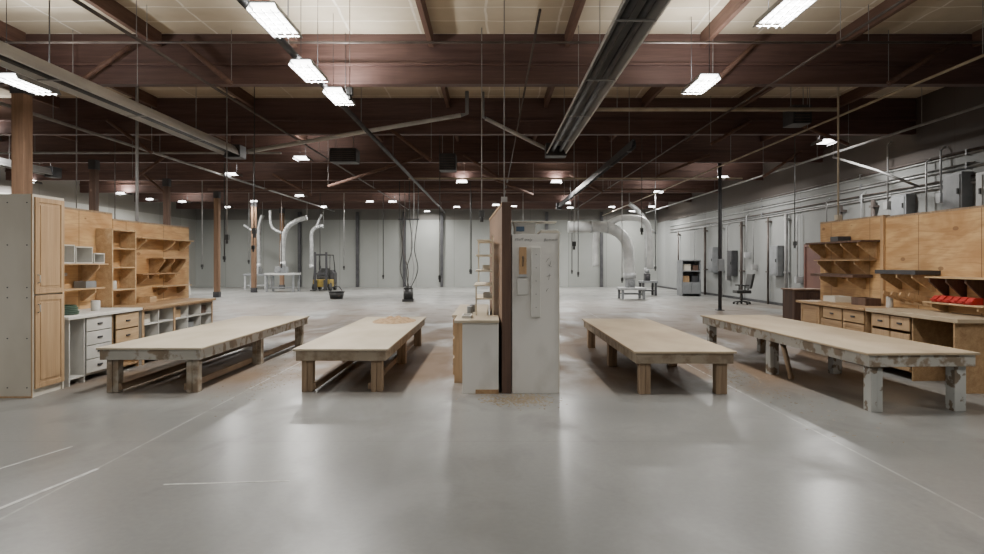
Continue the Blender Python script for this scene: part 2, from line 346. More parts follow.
B3=[((-5.2,20.3,4.0),(-2.2,20.3,4.95)),((-2.6,15.8,4.95),(-1.5,15.8,4.1)),((1.6,24.8,4.2),(-.4,24.8,5.0)),((5.2,20.3,4.3),(6.9,20.3,5.0)),((-9.5,15.8,5.1),(-8.4,15.8,4.3)),((-11.4,20.3,4.2),(-10.3,20.3,5.0)),((-8.5,24.8,5.0),(-7,24.8,4.2)),((-5.5,11.3,5.5),(-4.6,11.3,4.75)),((3.9,11.3,4.75),(4.7,11.3,5.5)),((5.4,15.8,4.5),(6.4,15.8,5.1)),((-.9,20.3,5.0),(.2,20.3,4.3)),((-13.5,24.8,5),(-12.6,24.8,4.2)),((3.0,24.8,5.0),(4.3,24.8,4.3)),((7.6,15.8,5.0),(8.8,15.8,4.5)),((-7.4,11.3,4.7),(-6.4,11.3,5.4)),((7.0,11.3,4.75),(8.2,11.3,5.5)),((8.6,20.3,4.3),(9.8,20.3,5.1))]
for a,b in B3: hung('diagonal_brace','brown diagonal brace hung between beams',[a,b],.045,purl,[a if a[2]<b[2] else b],'brace')
for i,(z,y0,y1,m,r) in enumerate([(3.36,10,38,pipeg,.026),(3.43,10,31,steel,.016),(3.50,12,38,piped,.02),(3.72,10,38,steel,.026),(3.79,14,27,pipeg,.018),(4.02,10,33,steel,.02),(4.08,10,38,piped,.03)]):
    t=thing('electrical_conduit','steel conduit clipped along the concrete wall','conduit',(XR-.1,20,z),'wall conduits')
    mesh('pipe_run',G().tube([(XR-.035,y0,z),(XR-.035,(y0+y1)/2,z-.03),(XR-.035,y1,z)],r,8),m,0,t)
    for y in (14.2,18.3,25): mesh('pipe_clamp',G().box(XR-.07,XR-.002,y,y+.05,z-.045,z+.03),mgrey,0,t)
for i,(y,z1,z0) in enumerate([(14.9,4.2,3.2),(12.6,4.6,1.3),(15.4,4.0,2.6),(16.9,4.7,3.2),(18.1,3.5,2.4),(20.0,3.5,2.5),(21.9,3.2,1.1),(25.6,3.2,1.5),(26.3,3.5,2.0),(28.4,3.2,1.0),(33,3.2,.9)]):
    solo('conduit_drop','thin steel conduit dropping down the concrete wall','conduit',G().tube([(XR-.15,y,z0),(XR-.15,y,z1),(XR-.04,y,z1+.08)],.022,8).box(XR-.22,XR-.004,y-.08,y+.08,z0-.22,z0),[steel,pipeg][i%2])
hung('electrical_conduit','pale conduit sloping up towards the roof',[(9.6,14.4,3.3),(9.6,16,3.9),(9.6,18,4.55)],.03,pipeg,[(9.6,18,4.5)])
def vdrop(x,y,z0,r,mat,label,plug=True):
    t=thing('hanging_cord',label,'cord',(x,y,z0))
    mesh('cord',G().tube([(x,y,ZC),(x,y,z0)],r,8),mat,0,t)
    if plug: mesh('cord_outlet',G().box(x-.045,x+.045,y-.04,y+.04,z0-.12,z0).tube([(x,y,z0-.12),(x,y,z0-.2)],.03,10),black,.004,t)
pc,bc='pale electrical cord hanging from the roof','black cord hanging above open floor'
for (x,y,z,r,m,l) in [(-.18,11.2,2.5,.008,pipeg,pc),(-4.9,13.2,2.3,.010,black,bc),(-5.8,14.0,2.2,.014,pipeg,pc),(-1.55,19,1.2,.012,black,bc),(2.0,15.6,2.1,.008,pipeg,pc),(3.5,26,1.2,.015,black,bc),(-5.1,30,1.0,.02,black,bc),(-7.4,32,1.4,.02,pipeg,pc),(-1.0,31,1.2,.02,black,bc),(1.6,33,1.0,.02,pipeg,pc),(4.0,32,1.2,.02,black,bc),(5.0,24.6,1.0,.015,pipeg,pc),(-9.2,22,1.8,.02,black,bc),(-12.0,26.5,1.5,.02,pipeg,pc),(7.4,29,1.4,.02,black,bc),(-7.2,19.3,2.1,.012,black,bc),(8.8,18.6,2.2,.015,black,bc),(-.9,26.5,1.3,.014,black,bc),(-2.2,9.9,4.3,.006,piped,bc),(4.4,18.8,2.6,.012,piped,bc),(-10.9,18.5,2.4,.015,piped,bc),(-8.7,13.4,2.6,.012,pipeg,pc),(-10.2,31,1.5,.02,piped,bc),(-11.4,30,1.7,.02,pipeg,pc),(-9.0,33.5,1.4,.02,black,bc)]:
    vdrop(x,y,z,r,m,l)
solo('conduit_drop','steel conduit dropping from the roof to the partition','conduit',G().tube([(.16,8.4,2.33),(.16,8.4,ZC)],.007,10).box(.12,.20,8.34,8.46,2.33,2.45),pipeg)
solo('conduit_drop','thin steel conduit dropping from the roof to the plywood panel','conduit',G().tube([(6.33,11.7,2.37),(6.33,11.7,ZC)],.018,10).box(6.29,6.37,11.64,11.76,2.365,2.46),pipec)
solo('conduit_drop','grey pipe dropping from the roof behind the benches','conduit',G().tube([(-7.1,12.8,0),(-7.1,12.8,ZC)],.03,10).box(-7.16,-7.04,12.74,12.86,1.3,1.5),pipeg)
t=thing('floor_pole','dark steel pole from floor to roof with a switch box','pole',(7.55,21.2,0))
mesh('pole_shaft',G().tube([(7.55,21.2,0.01),(7.55,21.2,ZC)],.06,12).box(7.43,7.67,21.08,21.32,0,.02),dgrey,0,t)
mesh('switch_box',G().box(7.45,7.65,21.05,21.14,1.3,1.7),mgrey,.01,t)
for (x,y,z,w,h) in [(-3.9,16.7,4.4,.7,.36),(-1.2,17.2,4.3,.45,.45),(6.6,13.6,4.75,.4,.4)]:
    t=thing('unit_heater','dark box-shaped unit heater hung from the roof','heater',(x,y,z),'hung unit heaters')
    mesh('heater_case',G().box(x-w/2,x+w/2,y,y+.5,z-h/2,z+h/2),dgrey,.015,t)
    for i in range(5):
        zz=z-h/2+.05+i*(h-.1)/5; mesh('louver',G().box(x-w/2+.04,x+w/2-.04,y-.01,y,zz,zz+.015),piped,0,t)
    for sx in (-w/3,w/3): mesh('hanger_rod',G().tube([(x+sx,y+.25,z+h/2),(x+sx,y+.25,ZC)],.008,6),pipeg,0,t)
for (y0,y1,z0,z1,m) in [(16.0,16.6,2.75,3.3,mgrey),(14.1,14.7,2.75,3.6,mgrey),(13.45,13.7,2.7,3.5,ductw),(18.3,18.9,1.2,2.0,mgrey),(23.2,23.9,1.1,2.2,mgrey),(27.6,28.2,1.0,2.1,dgrey),(30,30.6,1.1,2.3,mgrey)]:
    t=thing('electrical_cabinet','grey metal electrical box on the concrete wall','electrical box',(XR-.1,y0,z0),'wall electrical boxes')
    mesh('case',G().box(XR-.25,XR-.004,y0,y1,z0,z1),m,.01,t)
    d=mesh('door',G().box(XR-.265,XR-.25,y0+.05,y1-.05,z0+.05,z1-.05),m,.004,t)
    mesh('handle',G().box(XR-.29,XR-.265,y0+.08,y0+.12,(z0+z1)/2-.06,(z0+z1)/2+.06),black,0,d)
# ---------------------------------------------------------------- assembly tables
def table(label,x0,x1,y0,y1,h,top,apr,legm,rot=0,stretch=False,legoff=0,brace=False):
    cx,cy=(x0+x1)/2,(y0+y1)/2
    t=thing('assembly_table',label,'work table',(cx,cy,0))
    mesh('tabletop',G().box(x0,x1,y0,y1,h-.025,h),top,.004,t)
    g=G(); i=.03; za,zb=h-.15,h-.025
    g.box(x0+i,x1-i,y0+i,y0+i+.04,za,zb).box(x0+i,x1-i,y1-i-.04,y1-i,za,zb)
    g.box(x0+i,x0+i+.04,y0+i+.04,y1-i-.04,za,zb).box(x1-i-.04,x1-i,y0+i+.04,y1-i-.04,za,zb)
    for k in range(1,8):
        yy=y0+(y1-y0)*k/8; g.box(x0+i+.04,x1-i-.04,yy-.02,yy+.02,za+.02,zb)
    mesh('apron',g,apr,.003,t)
    lw=.135
    for yy in (y0+.08,(y0+y1)/2-lw/2,y1-.08-lw):
        for xx in (x0+.085+legoff,x1-.085-lw-legoff):
            g=G().box(xx,xx+lw*.48,yy,yy+lw,0,zb-.002).box(xx+lw*.5,xx+lw,yy+.01,yy+lw-.01,0,za)
            mesh('leg',g,legm,.005,t)
    if stretch:
        for xa in (x1-.085-lw-.04-legoff,x0+.085+lw+legoff): mesh('stretcher',G().box(xa,xa+.04,y0+.1,y1-.1,.03,.11),lumy,.003,t)
    if brace:
        mesh('brace',G().tube([(x0+.16,y0+1.9,.02),(x0+.16,y0+2.15,za)],.035,4),lum,0,t)
    t.rotation_euler[2]=rot
    return t
table('low wooden assembly table with pale top and chipped pale apron',-4.80,-3.52,7.75,12.35,.56,topl,painta,legp,0,True)
table('low wooden assembly table with sawdust on its far end',-2.43,-1.27,7.8,12.4,.54,topl,paintb,lum,0,True)
table('low wooden assembly table with dusty tan top and lumber legs',1.70,2.93,7.65,12.1,.53,topd,paintb,lum)
table('low assembly table with chipped grey-white legs beside the bench',3.86,5.08,6.75,11.6,.64,topd,painta,paint,math.radians(2.2),False,0,True)
def heap(name,label,cx,cy,z,rx,ry,h,mat,n=26):
    g=G(); vs=[];fs=[]
    for j in range(n+1):
        for i in range(n+1):
            u=i/n*2-1;v=j/n*2-1; r=math.hypot(u,v)
            hh=max(0,(1-r**1.5))*(.35+.65*abs(math.sin(u*7+v*3)*math.cos(v*6-u*2)))*h+random.uniform(0,.1)*h*(r<.95)
            vs.append((cx+u*rx*(1-.25*abs(v)**2),cy+v*ry*(1-.25*abs(u)**2),z+.001+hh))
    for j in range(n):
        for i in range(n):
            a=j*(n+1)+i; fs.append((a,a+1,a+n+2,a+n+1))
    g.add(vs,fs,True); o=solo(name,label,'sawdust',g,mat); o['kind']='stuff'; return o
heap('sawdust_pile','loose brown sawdust heaped on the work table',-1.75,11.5,.54,.38,.6,.10,saw)
def chips(label,x0,x1,y0,y1,z,n,s=.02):
    g=G()
    for _ in range(n):
        x=random.gauss((x0+x1)/2,(x1-x0)/4);y=random.gauss((y0+y1)/2,(y1-y0)/4);a=random.random()*3.14;l=random.uniform(.3,1)*s;w=l*.4
        c,d=math.cos(a),math.sin(a)
        g.prism([(x+c*l-d*w,y+d*l+c*w),(x-c*l-d*w,y-d*l+c*w),(x-c*l+d*w,y-d*l-c*w),(x+c*l+d*w,y+d*l-c*w)],'z',z,z+.003)
    o=solo('wood_chips',label,'wood chips',g,chipm); o['kind']='stuff'
chips('scattered tan wood dust on the concrete before the partition',-.1,.7,7.1,7.8,0,750,.017)
chips('scattered wood chips between the assembly tables',-3.4,-2.5,7.0,11,0,200,.016)
chips('scattered wood chips by the paired tables',3.0,3.8,6.2,11,0,200,.016)
for (a,b,w) in [((-3.22,4.0),(-3.05,4.95),.035),((-3.85,4.8),(-3.64,5.55),.02),((-2.36,4.60),(-1.48,4.68),.02)]:
    a=Vector(a);b=Vector(b);d=(b-a).normalized();n_=Vector((-d.y,d.x))*w/2
    solo('painted_floor_line','worn white paint stroke on the concrete','floor marking',G().prism([tuple(a-n_),tuple(b-n_),tuple(b+n_),tuple(a+n_)],'z',0,.002),linep,0,'floor paint strokes')
# ---------------------------------------------------------------- cabinet helpers
def rdoor(par,x,y0,y1,z0,z1,mat,name='door',hz=None,s=1):
    f=.06; d=.02*s
    X=lambda a,b:(min(a,b),max(a,b))
    g=G()
    xa,xb=X(x,x+d); g.box(xa,xb,y0,y0+f,z0,z1).box(xa,xb,y1-f,y1,z0,z1).box(xa,xb,y0+f,y1-f,z0,z0+f).box(xa,xb,y0+f,y1-f,z1-f,z1)
    xa,xb=X(x,x+d*.5); g.box(xa,xb,y0+f,y1-f,z0+f,z1-f)
    xa,xb=X(x,x+d*.9); g.box(xa,xb,y0+f+.03,y1-f-.03,z0+f+.03,z1-f-.03)
    o=mesh(name,g,mat,.003,par)
    if hz:
        hy=y0+.035
        mesh('handle',G().tube([(x+d,hy,hz-.05),(x+d+.03*s,hy,hz-.04),(x+d+.03*s,hy,hz+.04),(x+d,hy,hz+.05)],.006,8),steel,0,o)
    return o
def drawer(par,x,y0,y1,z0,z1,mat,s=1,tag=True):
    xa,xb=sorted((x,x+.02*s))
    o=mesh('drawer',G().box(xa,xb,y0,y1,z0,z1),mat,.003,par)
    if tag:
        ym=(y0+y1)/2; zm=(z0+z1)/2; xa,xb=sorted((x+.02*s,x+.035*s))
        mesh('drawer_pull',G().box(xa,xb,ym-.05,ym+.05,zm-.012,zm+.012),dgrey,.002,o)
    return o
t=thing('tall_storage_cabinet','tall off-white particleboard cabinet with two stacked oak panel doors','cabinet',(-5.7,7.8,0))
g=G().box(-6.02,-5.41,7.53,7.56,0,2.4).box(-6.02,-5.41,8.06,8.09,0,2.4).box(-6.02,-5.99,7.56,8.06,0,2.4).box(-5.99,-5.41,7.56,8.06,2.37,2.4).box(-5.99,-5.41,7.56,8.06,.08,.1).box(-5.99,-5.43,7.56,8.06,1.2,1.22).box(-5.45,-5.43,7.56,8.06,0,.08)
mesh('body',g,cream,.002,t)
mesh('edge_strip',G().box(-5.42,-5.405,7.522,7.53,0,2.4),oak,0,t)
mesh('base_strip',G().box(-6.02,-5.42,7.522,7.53,0,.02),oak,0,t)
for zz in (.12,.7,1.18,1.3,1.8,2.3):
    for xx in (-5.95,-5.7,-5.47): mesh('screw',G().tube([(xx,7.531,zz),(xx,7.524,zz)],.008,8),dgrey,0,t)
rdoor(t,-5.41,7.56,8.07,.1,1.2,oak,hz=1.05); rdoor(t,-5.41,7.56,8.07,1.22,2.37,oak,hz=1.4)
def backboard(label,x,s,y0,y1,h):
    t=thing('plywood_backboard',label,'plywood panel',(x,y0,0))
    a,b=sorted((x,x+.02*s)); mesh('panel_sheet',G().box(a,b,y0,y1,.0,h),ply,0,t)
    a,b=sorted((x,x-.09*s)); y=y0+.02
    while y<y1: mesh('stud',G().box(a,b,y,y+.04,0,h),lum,0,t); y+=.61
    a,b=sorted((x+.02*s,x-.09*s)); mesh('top_plate',G().box(a,b,y0,y1,h,h+.03),lum,0,t)
backboard('large plywood backboard behind the white drawer bench',-6.13,1,8.12,10.3,2.36)
backboard('large plywood backboard with irregular bracket shelves',-6.13,1,10.32,12.9,2.27)
t=thing('drawer_base_cabinet','white base cabinet with stacked drawers','cabinet',(-5.7,9,0))
g=G().box(-6.08,-5.42,8.2,8.22,.0,.86).box(-6.08,-5.42,8.5,8.52,.0,.86).box(-6.08,-5.42,9.1,9.12,.0,.86).box(-6.08,-6.06,8.22,9.1,.0,.86).box(-6.06,-5.42,8.22,9.1,.08,.1)
mesh('body',g,white,.002,t)
for i in range(4): drawer(t,-5.42,8.53,9.09,.11+i*.187,.285+i*.187,white)
t=thing('drawer_base_cabinet','plywood base cabinet with wooden drawers under the worktop','cabinet',(-5.7,9.5,0))
g=G().box(-6.08,-5.42,9.14,9.16,.0,.86).box(-6.08,-5.42,9.8,9.82,.0,.86).box(-6.08,-6.06,9.16,9.8,.0,.86).box(-6.06,-5.42,9.16,9.8,.4,.42).box(-6.06,-5.42,9.16,9.8,.06,.08)
mesh('body',g,plyd,.002,t)
drawer(t,-5.42,9.2,9.78,.63,.84,plyl);drawer(t,-5.42,9.2,9.78,.43,.61,plyl)
solo('worktop','grey-white laminate worktop over the drawer cabinets','worktop',G().box(-6.1,-5.37,8.12,9.84,.86,.9),scuff,.004)
t=thing('open_cubby_cabinet','white open cubby base cabinet under the worktop','cabinet',(-5.75,11,0))
g=G().box(-6.08,-6.06,9.9,12.4,0,.86)
for y in (9.9,10.4,10.9,11.4,11.9,12.38): g.box(-6.06,-5.42,y,y+.02,0,.86)
for z in (.08,.35,.61): g.box(-6.06,-5.42,9.92,12.38,z,z+.018)
mesh('body',g,white,.001,t)
mesh('face_frame',G().box(-5.42,-5.41,9.9,12.4,.83,.86).box(-5.42,-5.41,10.88,10.94,0,.83).box(-5.42,-5.41,12.36,12.4,0,.83).box(-5.42,-5.41,9.9,9.96,0,.83),oak,0,t)
solo('worktop','plywood worktop on the open cubby cabinet','worktop',G().box(-6.1,-5.37,9.87,12.45,.86,.9),plyd,.004)
def bshelf(label,xw,s,depth,y0,y1,z,mat,bys,bm,th=.02,bh=.3):
    xf=xw+s*depth; a,b=sorted((xw,xf))
    t=thing('bracket_shelf',label,'shelf',(xw,(y0+y1)/2,z))
    mesh('shelf_board',G().box(a,b,y0,y1,z,z+th),mat,.002,t)
    for y in bys:
        mesh('bracket',G().prism([(xw,z),(xw,z-bh),(xw+s*.04,z-bh),(xf-s*.03,z-.05),(xf-s*.03,z)],'y',y,y+.03),bm,0,t)
    return t
bshelf('plywood shelf on wooden brackets',-6.11,1,.3,8.3,9.7,1.56,plyl,(8.5,9.5),plyl)
bshelf('low plywood shelf on wooden brackets',-6.11,1,.25,8.3,9.7,1.2,plyl,(8.5,9.5),plyl,bh=.18)
bshelf('long straight plywood shelf high on the backboard',-6.11,1,.24,10.75,12.6,2.0,plyl,(10.9,11.9,12.5),plyl,.02,.2)
bshelf('short plywood shelf with steep angled brackets',-6.11,1,.3,11.3,12.3,1.66,plyl,(11.4,11.75,12.2),plyd,.02,.36)
bshelf('straight plywood shelf below the brackets',-6.11,1,.22,10.8,12.1,1.38,plyd,(11.0,11.95),plyl,.02,.16)
bshelf('low narrow plywood shelf above the worktop',-6.11,1,.2,11.5,12.6,1.14,plyl,(11.7,12.4),plyd,bh=.14)
for i,(y0,y1,h) in enumerate([(8.55,8.93,.26),(8.95,9.33,.24),(9.36,9.62,.15)]):
    g=G().box(-6.08,-5.82,y0,y0+.015,1.58,1.58+h).box(-6.08,-5.82,y1-.015,y1,1.58,1.58+h).box(-6.08,-5.82,y0+.015,y1-.015,1.58,1.595).box(-6.08,-5.82,y0+.015,y1-.015,1.565+h,1.58+h).box(-6.08,-6.065,y0+.015,y1-.015,1.595,1.565+h)
    solo('cubby_box','small open white cubby box on the plywood shelf','box',g,white,.001,'white cubby boxes')
t=thing('shelf_unit','open plywood shelf unit fixed to the backboard','shelf unit',(-5.95,10.2,.9))
g=G().box(-6.1,-5.85,9.86,9.89,.9,2.12).box(-6.1,-5.85,10.5,10.53,.9,2.12)
for z in (1.15,1.5,1.8,2.09): g.box(-6.1,-5.86,9.89,10.5,z,z+.02)
mesh('body',g,plyl,.002,t)
t=thing('hose_coil','coiled dark green hose lying on the worktop','hose',(-5.75,8.55,.9))
g=G()
for i in range(5): g.ring((-5.72+.01*(i%2),8.5,.915+i*.024),.19-.006*i,.013)
mesh('coil',g,green,0,t)
def small(name,label,cat,x0,x1,y0,y1,z0,z1,mat,group=None):
    t=thing(name,label,cat,((x0+x1)/2,(y0+y1)/2,z0),group)
    w=.012
    g=G().box(x0,x0+w,y0,y1,z0,z1).box(x1-w,x1,y0,y1,z0,z1).box(x0+w,x1-w,y0,y0+w,z0,z1).box(x0+w,x1-w,y1-w,y1,z0,z1).box(x0+w,x1-w,y0+w,y1-w,z0,z0+w)
    mesh('bin_shell',g,mat,.002,t); return t
def can(x,y,z,r,h,m):
    t=thing('tin_can','small round tin can standing on a surface','can',(x,y,z),'tin cans')
    mesh('can_body',G().tube([(x,y,z),(x,y,z+h)],r,16),m,.002,t); mesh('can_rim',G().ring((x,y,z+h),r*.9,r*.12,'z',16,6),steel,0,t)
for (y,z,m,h) in [(9.3,1.22,mgrey,.1)]: small('parts_bin','small open parts bin on the low shelf','bin',-6.08,-5.9,y,y+.25,z,z+h,m,'parts bins')
small('parts_bin','small open wooden parts bin on the worktop','bin',-6.08,-5.88,11.0,11.22,.9,1.0,plyl,'parts bins')
for (y,z,m) in [(10.0,.628,cream),(11.0,.628,plyl),(11.5,.368,mgrey),(12.0,.628,darkw)]:
    small('parts_bin','small bin stored in a cubby','bin',-5.8,-5.5,y,y+.3,z,z+.14,m,'parts bins')
for (x,y,z,r,h,m) in [(-5.98,8.7,1.22,.04,.11,blue),(-5.95,10.05,1.17,.05,.13,white),(-5.7,9.2,.9,.06,.14,white),(6.12,9.85,.9,.05,.16,white)]: can(x,y,z,r,h,m)
t=thing('hand_saw','old hand saw hanging on the plywood backboard','saw',(-6.1,9.1,1.35))
mesh('saw_blade',G().prism([(8.75,1.5),(9.2,1.44),(9.2,1.4),(8.75,1.36)],'x',-6.108,-6.104),steel,0,t); mesh('saw_handle',G().prism([(8.62,1.5),(8.75,1.52),(8.75,1.35),(8.62,1.38)],'x',-6.11,-6.085),postw,.004,t)
# ---------------------------------------------------------------- right side
backboard('large plywood backboard behind the bench with red bins',6.33,-1,7.4,10.3,2.3)
backboard('large plywood backboard with dark shelves',6.33,-1,10.32,12.3,2.33)
solo('panel_batten','vertical wooden batten on the plywood backboard','batten',G().box(6.27,6.31,10.26,10.34,.9,2.33),plyz,.003)
bshelf('long dark shelf on triangular wooden brackets',6.31,-1,.34,10.36,12.2,1.93,darkw,(10.5,11.0,11.5,12.1),plyl,.03,.26)
bshelf('short plywood shelf on triangular brackets',6.31,-1,.28,10.5,12.0,1.62,plyd,(10.7,11.3,11.9),plyl,.02,.22)
bshelf('dark stained shelf on triangular brackets',6.31,-1,.34,10.6,12.0,1.34,darkw,(10.8,11.7),plyl,.05,.2)
bshelf('plywood shelf with angled wooden arms',6.31,-1,.3,7.6,8.9,1.38,plyl,(7.8,8.15,8.5,8.83),darkw,.02,.26)
bshelf('dark grey shelf on wooden brackets',6.31,-1,.36,9.0,9.95,1.42,dgrey,(9.1,9.45,9.85),plyl,.06,.24)
bshelf('low plywood shelf holding red bins',6.31,-1,.26,7.9,9.0,1.03,plyl,(8.0,8.85),plyl,.02,.12)
t=thing('tool_rack','row of angled wooden arms fixed to the backboard','tool rack',(6.3,9.45,1.0))
mesh('rack_rail',G().box(6.29,6.31,9.1,9.85,.96,1.1),plyd,.002,t)
for y in (9.15,9.35,9.55,9.75):
    mesh('arm',G().prism([(6.29,.98),(6.29,1.08),(5.98,1.16),(5.96,1.11)],'y',y,y+.035),plyz,.002,t)
for i in range(6):
    y=8.12+i*.13
    t=thing('red_bin','small red plastic parts bin on the low shelf','bin',(6.17,y,1.05),'red parts bins')
    mesh('bin_shell',G().prism([(6.09,1.05),(6.24,1.05),(6.24,1.14),(6.13,1.14),(6.08,1.09)],'y',y,y+.10),red,.005,t)
    mesh('bin_lip',G().box(6.065,6.09,y+.01,y+.09,1.07,1.095),red,.002,t)
t=thing('workbench_cabinet','wooden bench cabinet with drawers and open knee space','cabinet',(5.95,8.7,0))
g=G().box(5.66,6.28,7.8,7.84,0,.86).box(5.66,6.28,8.6,8.63,0,.86).box(5.66,6.28,9.52,9.55,0,.86).box(6.25,6.28,7.84,9.52,0,.86).box(5.68,6.25,8.63,9.52,.1,.12)
mesh('body',g,plyd,.002,t)
for (a,b) in ((8.65,9.06),(9.09,9.5)):
    for z in (.66,.44): drawer(t,5.66,a,b,z,z+.18,oak,-1)
mesh('end_panel',G().box(5.62,6.2,7.77,7.8,0,.86),plyd,.003,t)
mesh('door',G().box(5.64,5.66,8.65,9.5,.12,.42),oak,.003,t)
solo('worktop','worn wooden worktop on the drawer bench','worktop',G().box(5.6,6.3,7.7,9.6,.86,.91),topd,.004)
t=thing('workbench_cabinet','oak base cabinet with drawers on the far bench','cabinet',(5.95,10.7,0))
g=G().box(5.66,6.28,9.68,9.7,0,.86).box(5.66,6.28,10.3,10.32,0,.86).box(5.66,6.28,11.0,11.02,0,.86).box(5.66,6.28,11.7,11.72,0,.86).box(6.25,6.28,9.7,11.7,0,.86).box(5.68,6.25,9.7,11.7,.08,.1)
mesh('body',g,plyd,.002,t)
for a in (9.71,10.33): drawer(t,5.66,a,a+.58,.66,.84,plyd,-1)
rdoor(t,5.66,9.71,10.29,.1,.64,plyd,s=-1);rdoor(t,5.66,10.33,10.98,.1,.64,plyd,s=-1);rdoor(t,5.66,11.03,11.69,.1,.84,plyd,s=-1)
solo('worktop','light wooden worktop on the oak cabinets','worktop',G().box(5.6,6.3,9.63,11.8,.86,.9),plyd,.004)
for (x0,x1,y0,y1,h,m) in [(5.95,6.2,10.2,10.6,.12,darkw),(5.95,6.25,11.1,11.5,.1,cream)]:
    small('parts_bin','small open parts bin on the worktop','bin',x0,x1,y0,y1,.9,.9+h,m,'parts bins')
small('parts_bin','small dark bin on the bracket shelf','bin',6.05,6.28,11.2,11.45,1.96,2.05,dgrey,'parts bins')
for (x,y,h) in [(6.9,14.6,.95),(7.8,14.4,.8)]:
    t=thing('dark_cabinet','dark wooden low cabinet beyond the bench','cabinet',(x,y,0),'dark low cabinets')
    mesh('body',G().box(x,x+.7,y,y+.6,0,h),darkw,.006,t); mesh('cabinet_top',G().box(x-.03,x+.73,y-.03,y+.63,h,h+.03),postw,.003,t)
    mesh('door',G().box(x+.03,x+.34,y-.02,y,.06,h-.05),darkw,.003,t); mesh('door',G().box(x+.36,x+.67,y-.02,y,.06,h-.05),darkw,.003,t)
# ---------------------------------------------------------------- centre island
t=thing('partition_wall','dark brown plywood partition between the cabinets','partition',(.18,8.9,0))
mesh('partition_end',G().box(.12,.235,7.78,7.86,0,2.33),darkw,.004,t)
mesh('partition_sheet',G().prism([(.125,7.86),(.23,7.86),(.19,10.8),(-.04,10.8)],'z',0,2.30),plyp,0,t)
mesh('partition_cap',G().prism([(.115,7.86),(.235,7.86),(.195,10.8),(-.05,10.8)],'z',2.30,2.33),plyd,.002,t)
t=thing('tall_white_cabinet','tall scuffed white cabinet with template strips and pencil notes','cabinet',(.54,8.1,0))
mesh('body',G().box(.245,.82,7.8,8.5,.0,1.94),scuff,.003,t)
mesh('edge_strip',G().box(.81,.822,7.79,7.8,0,1.94),cream,0,t)
mesh('template_strip',G().box(.475,.59,7.765,7.8,.93,1.78),white,.005,t,'long white vertical template strip')
for i in range(5): mesh('peg_hole',G().tube([(.535,7.766,1.05+i*.16),(.535,7.761,1.05+i*.16)],.006,10),ink,0,t)
mesh('hook_plaque',G().box(.33,.42,7.775,7.8,1.44,1.78),plyz,.003,t,'brown wooden plaque with hook')
mesh('hook',G().tube([(.375,7.775,1.66),(.375,7.75,1.66),(.375,7.745,1.58),(.375,7.76,1.55)],.007,8,4),black,0,t)
mesh('hook_plaque',G().box(.31,.44,7.775,7.8,1.20,1.40),white,.003,t,'small white paper plate')
mesh('hinge',G().box(.33,.42,7.772,7.776,1.42,1.45),steel,0,t)
def text(s,x,y,z,size,par,roll=0):
    cu=bpy.data.curves.new('handwriting','FONT'); cu.body=s; cu.size=size; cu.extrude=.0004; cu.align_x='CENTER'; cu.shear=.35; cu.space_character=1.1
    o=bpy.data.objects.new('handwriting',cu); COL.objects.link(o); cu.materials.append(ink)
    bpy.context.view_layer.update(); me=bpy.data.meshes.new_from_object(o); bpy.data.objects.remove(o)
    o=bpy.data.objects.new('handwriting',me); COL.objects.link(o)
    w=W[par]; o.parent=par; o.location=(x-w[0],y-w[1],z-w[2]); o.rotation_euler=(math.radians(90),roll,0)
    return o
text('stuff only',.38,7.798,1.86,.05,t,.05); text('Bottom',.71,7.798,1.855,.05,t,-.05)
g=G()
for (x,z,dx,dz) in [(.66,1.60,.04,.05),(.68,1.57,.05,-.03),(.72,1.62,-.02,-.07),(.67,1.42,.05,.02),(.70,1.46,-.01,-.08),(.66,1.24,.03,.04)]:
    g.tube([(x,7.798,z),(x+dx*.5,7.798,z+dz*.7),(x+dx,7.798,z+dz)],.0025,4)
mesh('pencil_scribble',g,ink,0,t)
t=thing('cardboard_box','small white box lying on top of the tall cabinet','box',(.42,8.1,1.94))
mesh('box_body',G().box(.28,.54,7.95,8.3,1.94,2.06),white,.003,t); mesh('box_lid',G().box(.27,.55,7.94,8.31,2.06,2.09),white,.003,t)
mesh('box_label',G().box(.30,.40,7.935,7.94,1.98,2.04),blue,0,t)
for i in range(3):
    solo('wood_offcut','pale offcut board stacked on the tall cabinet','board',G().box(.58+.01*i,.84-.015*i,7.80+.02*i,8.45,1.94+i*.02,1.956+i*.02),[white,cream,white][i],.002,'stacked offcuts')
solo('wood_offcut','pale board lying over the small box and overhanging it','board',G().box(.26,.80,7.92,8.2,2.091,2.106),cream,.002,'stacked offcuts')
t=thing('base_cabinet','white base cabinet end under the centre worktop','cabinet',(-.12,8.1,0))
mesh('body',G().box(-.36,.08,7.78,8.45,.0,.86),scuff,.003,t)
mesh('plinth',G().box(-.2,.08,7.77,7.78,0,.05),plyd,0,t)
t=thing('drawer_base_cabinet','oak drawer base cabinet along the partition','cabinet',(-.2,9.5,0))
mesh('body',G().box(-.5,-.06,8.47,10.6,.0,.86),oak,.003,t)
for a in (8.52,9.04,9.56,10.08):
    for z in (.62,.36,.1): drawer(t,-.5,a,a+.48,z,z+.22,oak,-1)
solo('worktop','pale laminate worktop beside the partition with wood edging','worktop',G().box(-.46,.085,7.74,8.5,.86,.895).box(-.53,-.05,8.5,10.65,.86,.895),topl,.003)
t=thing('shelf_unit','open pale shelf unit on the centre worktop','shelf unit',(-.05,8.9,.895))
for i,(x0,z) in enumerate(((-.22,1.10),(-.24,1.28),(-.22,1.47),(-.22,1.68),(-.20,1.88))): mesh('shelf_board',G().box(x0,.02,8.5,9.6,z,z+.02),shelfm,.001,t)
mesh('upright',G().box(.0,.02,8.48,8.5,.895,1.95),shelfm,0,t)
mesh('upright',G().box(-.22,-.20,8.485,8.5,.895,1.30),shelfm,0,t)
mesh('upright',G().box(-.21,-.19,9.58,9.6,1.30,1.9),shelfm,0,t)
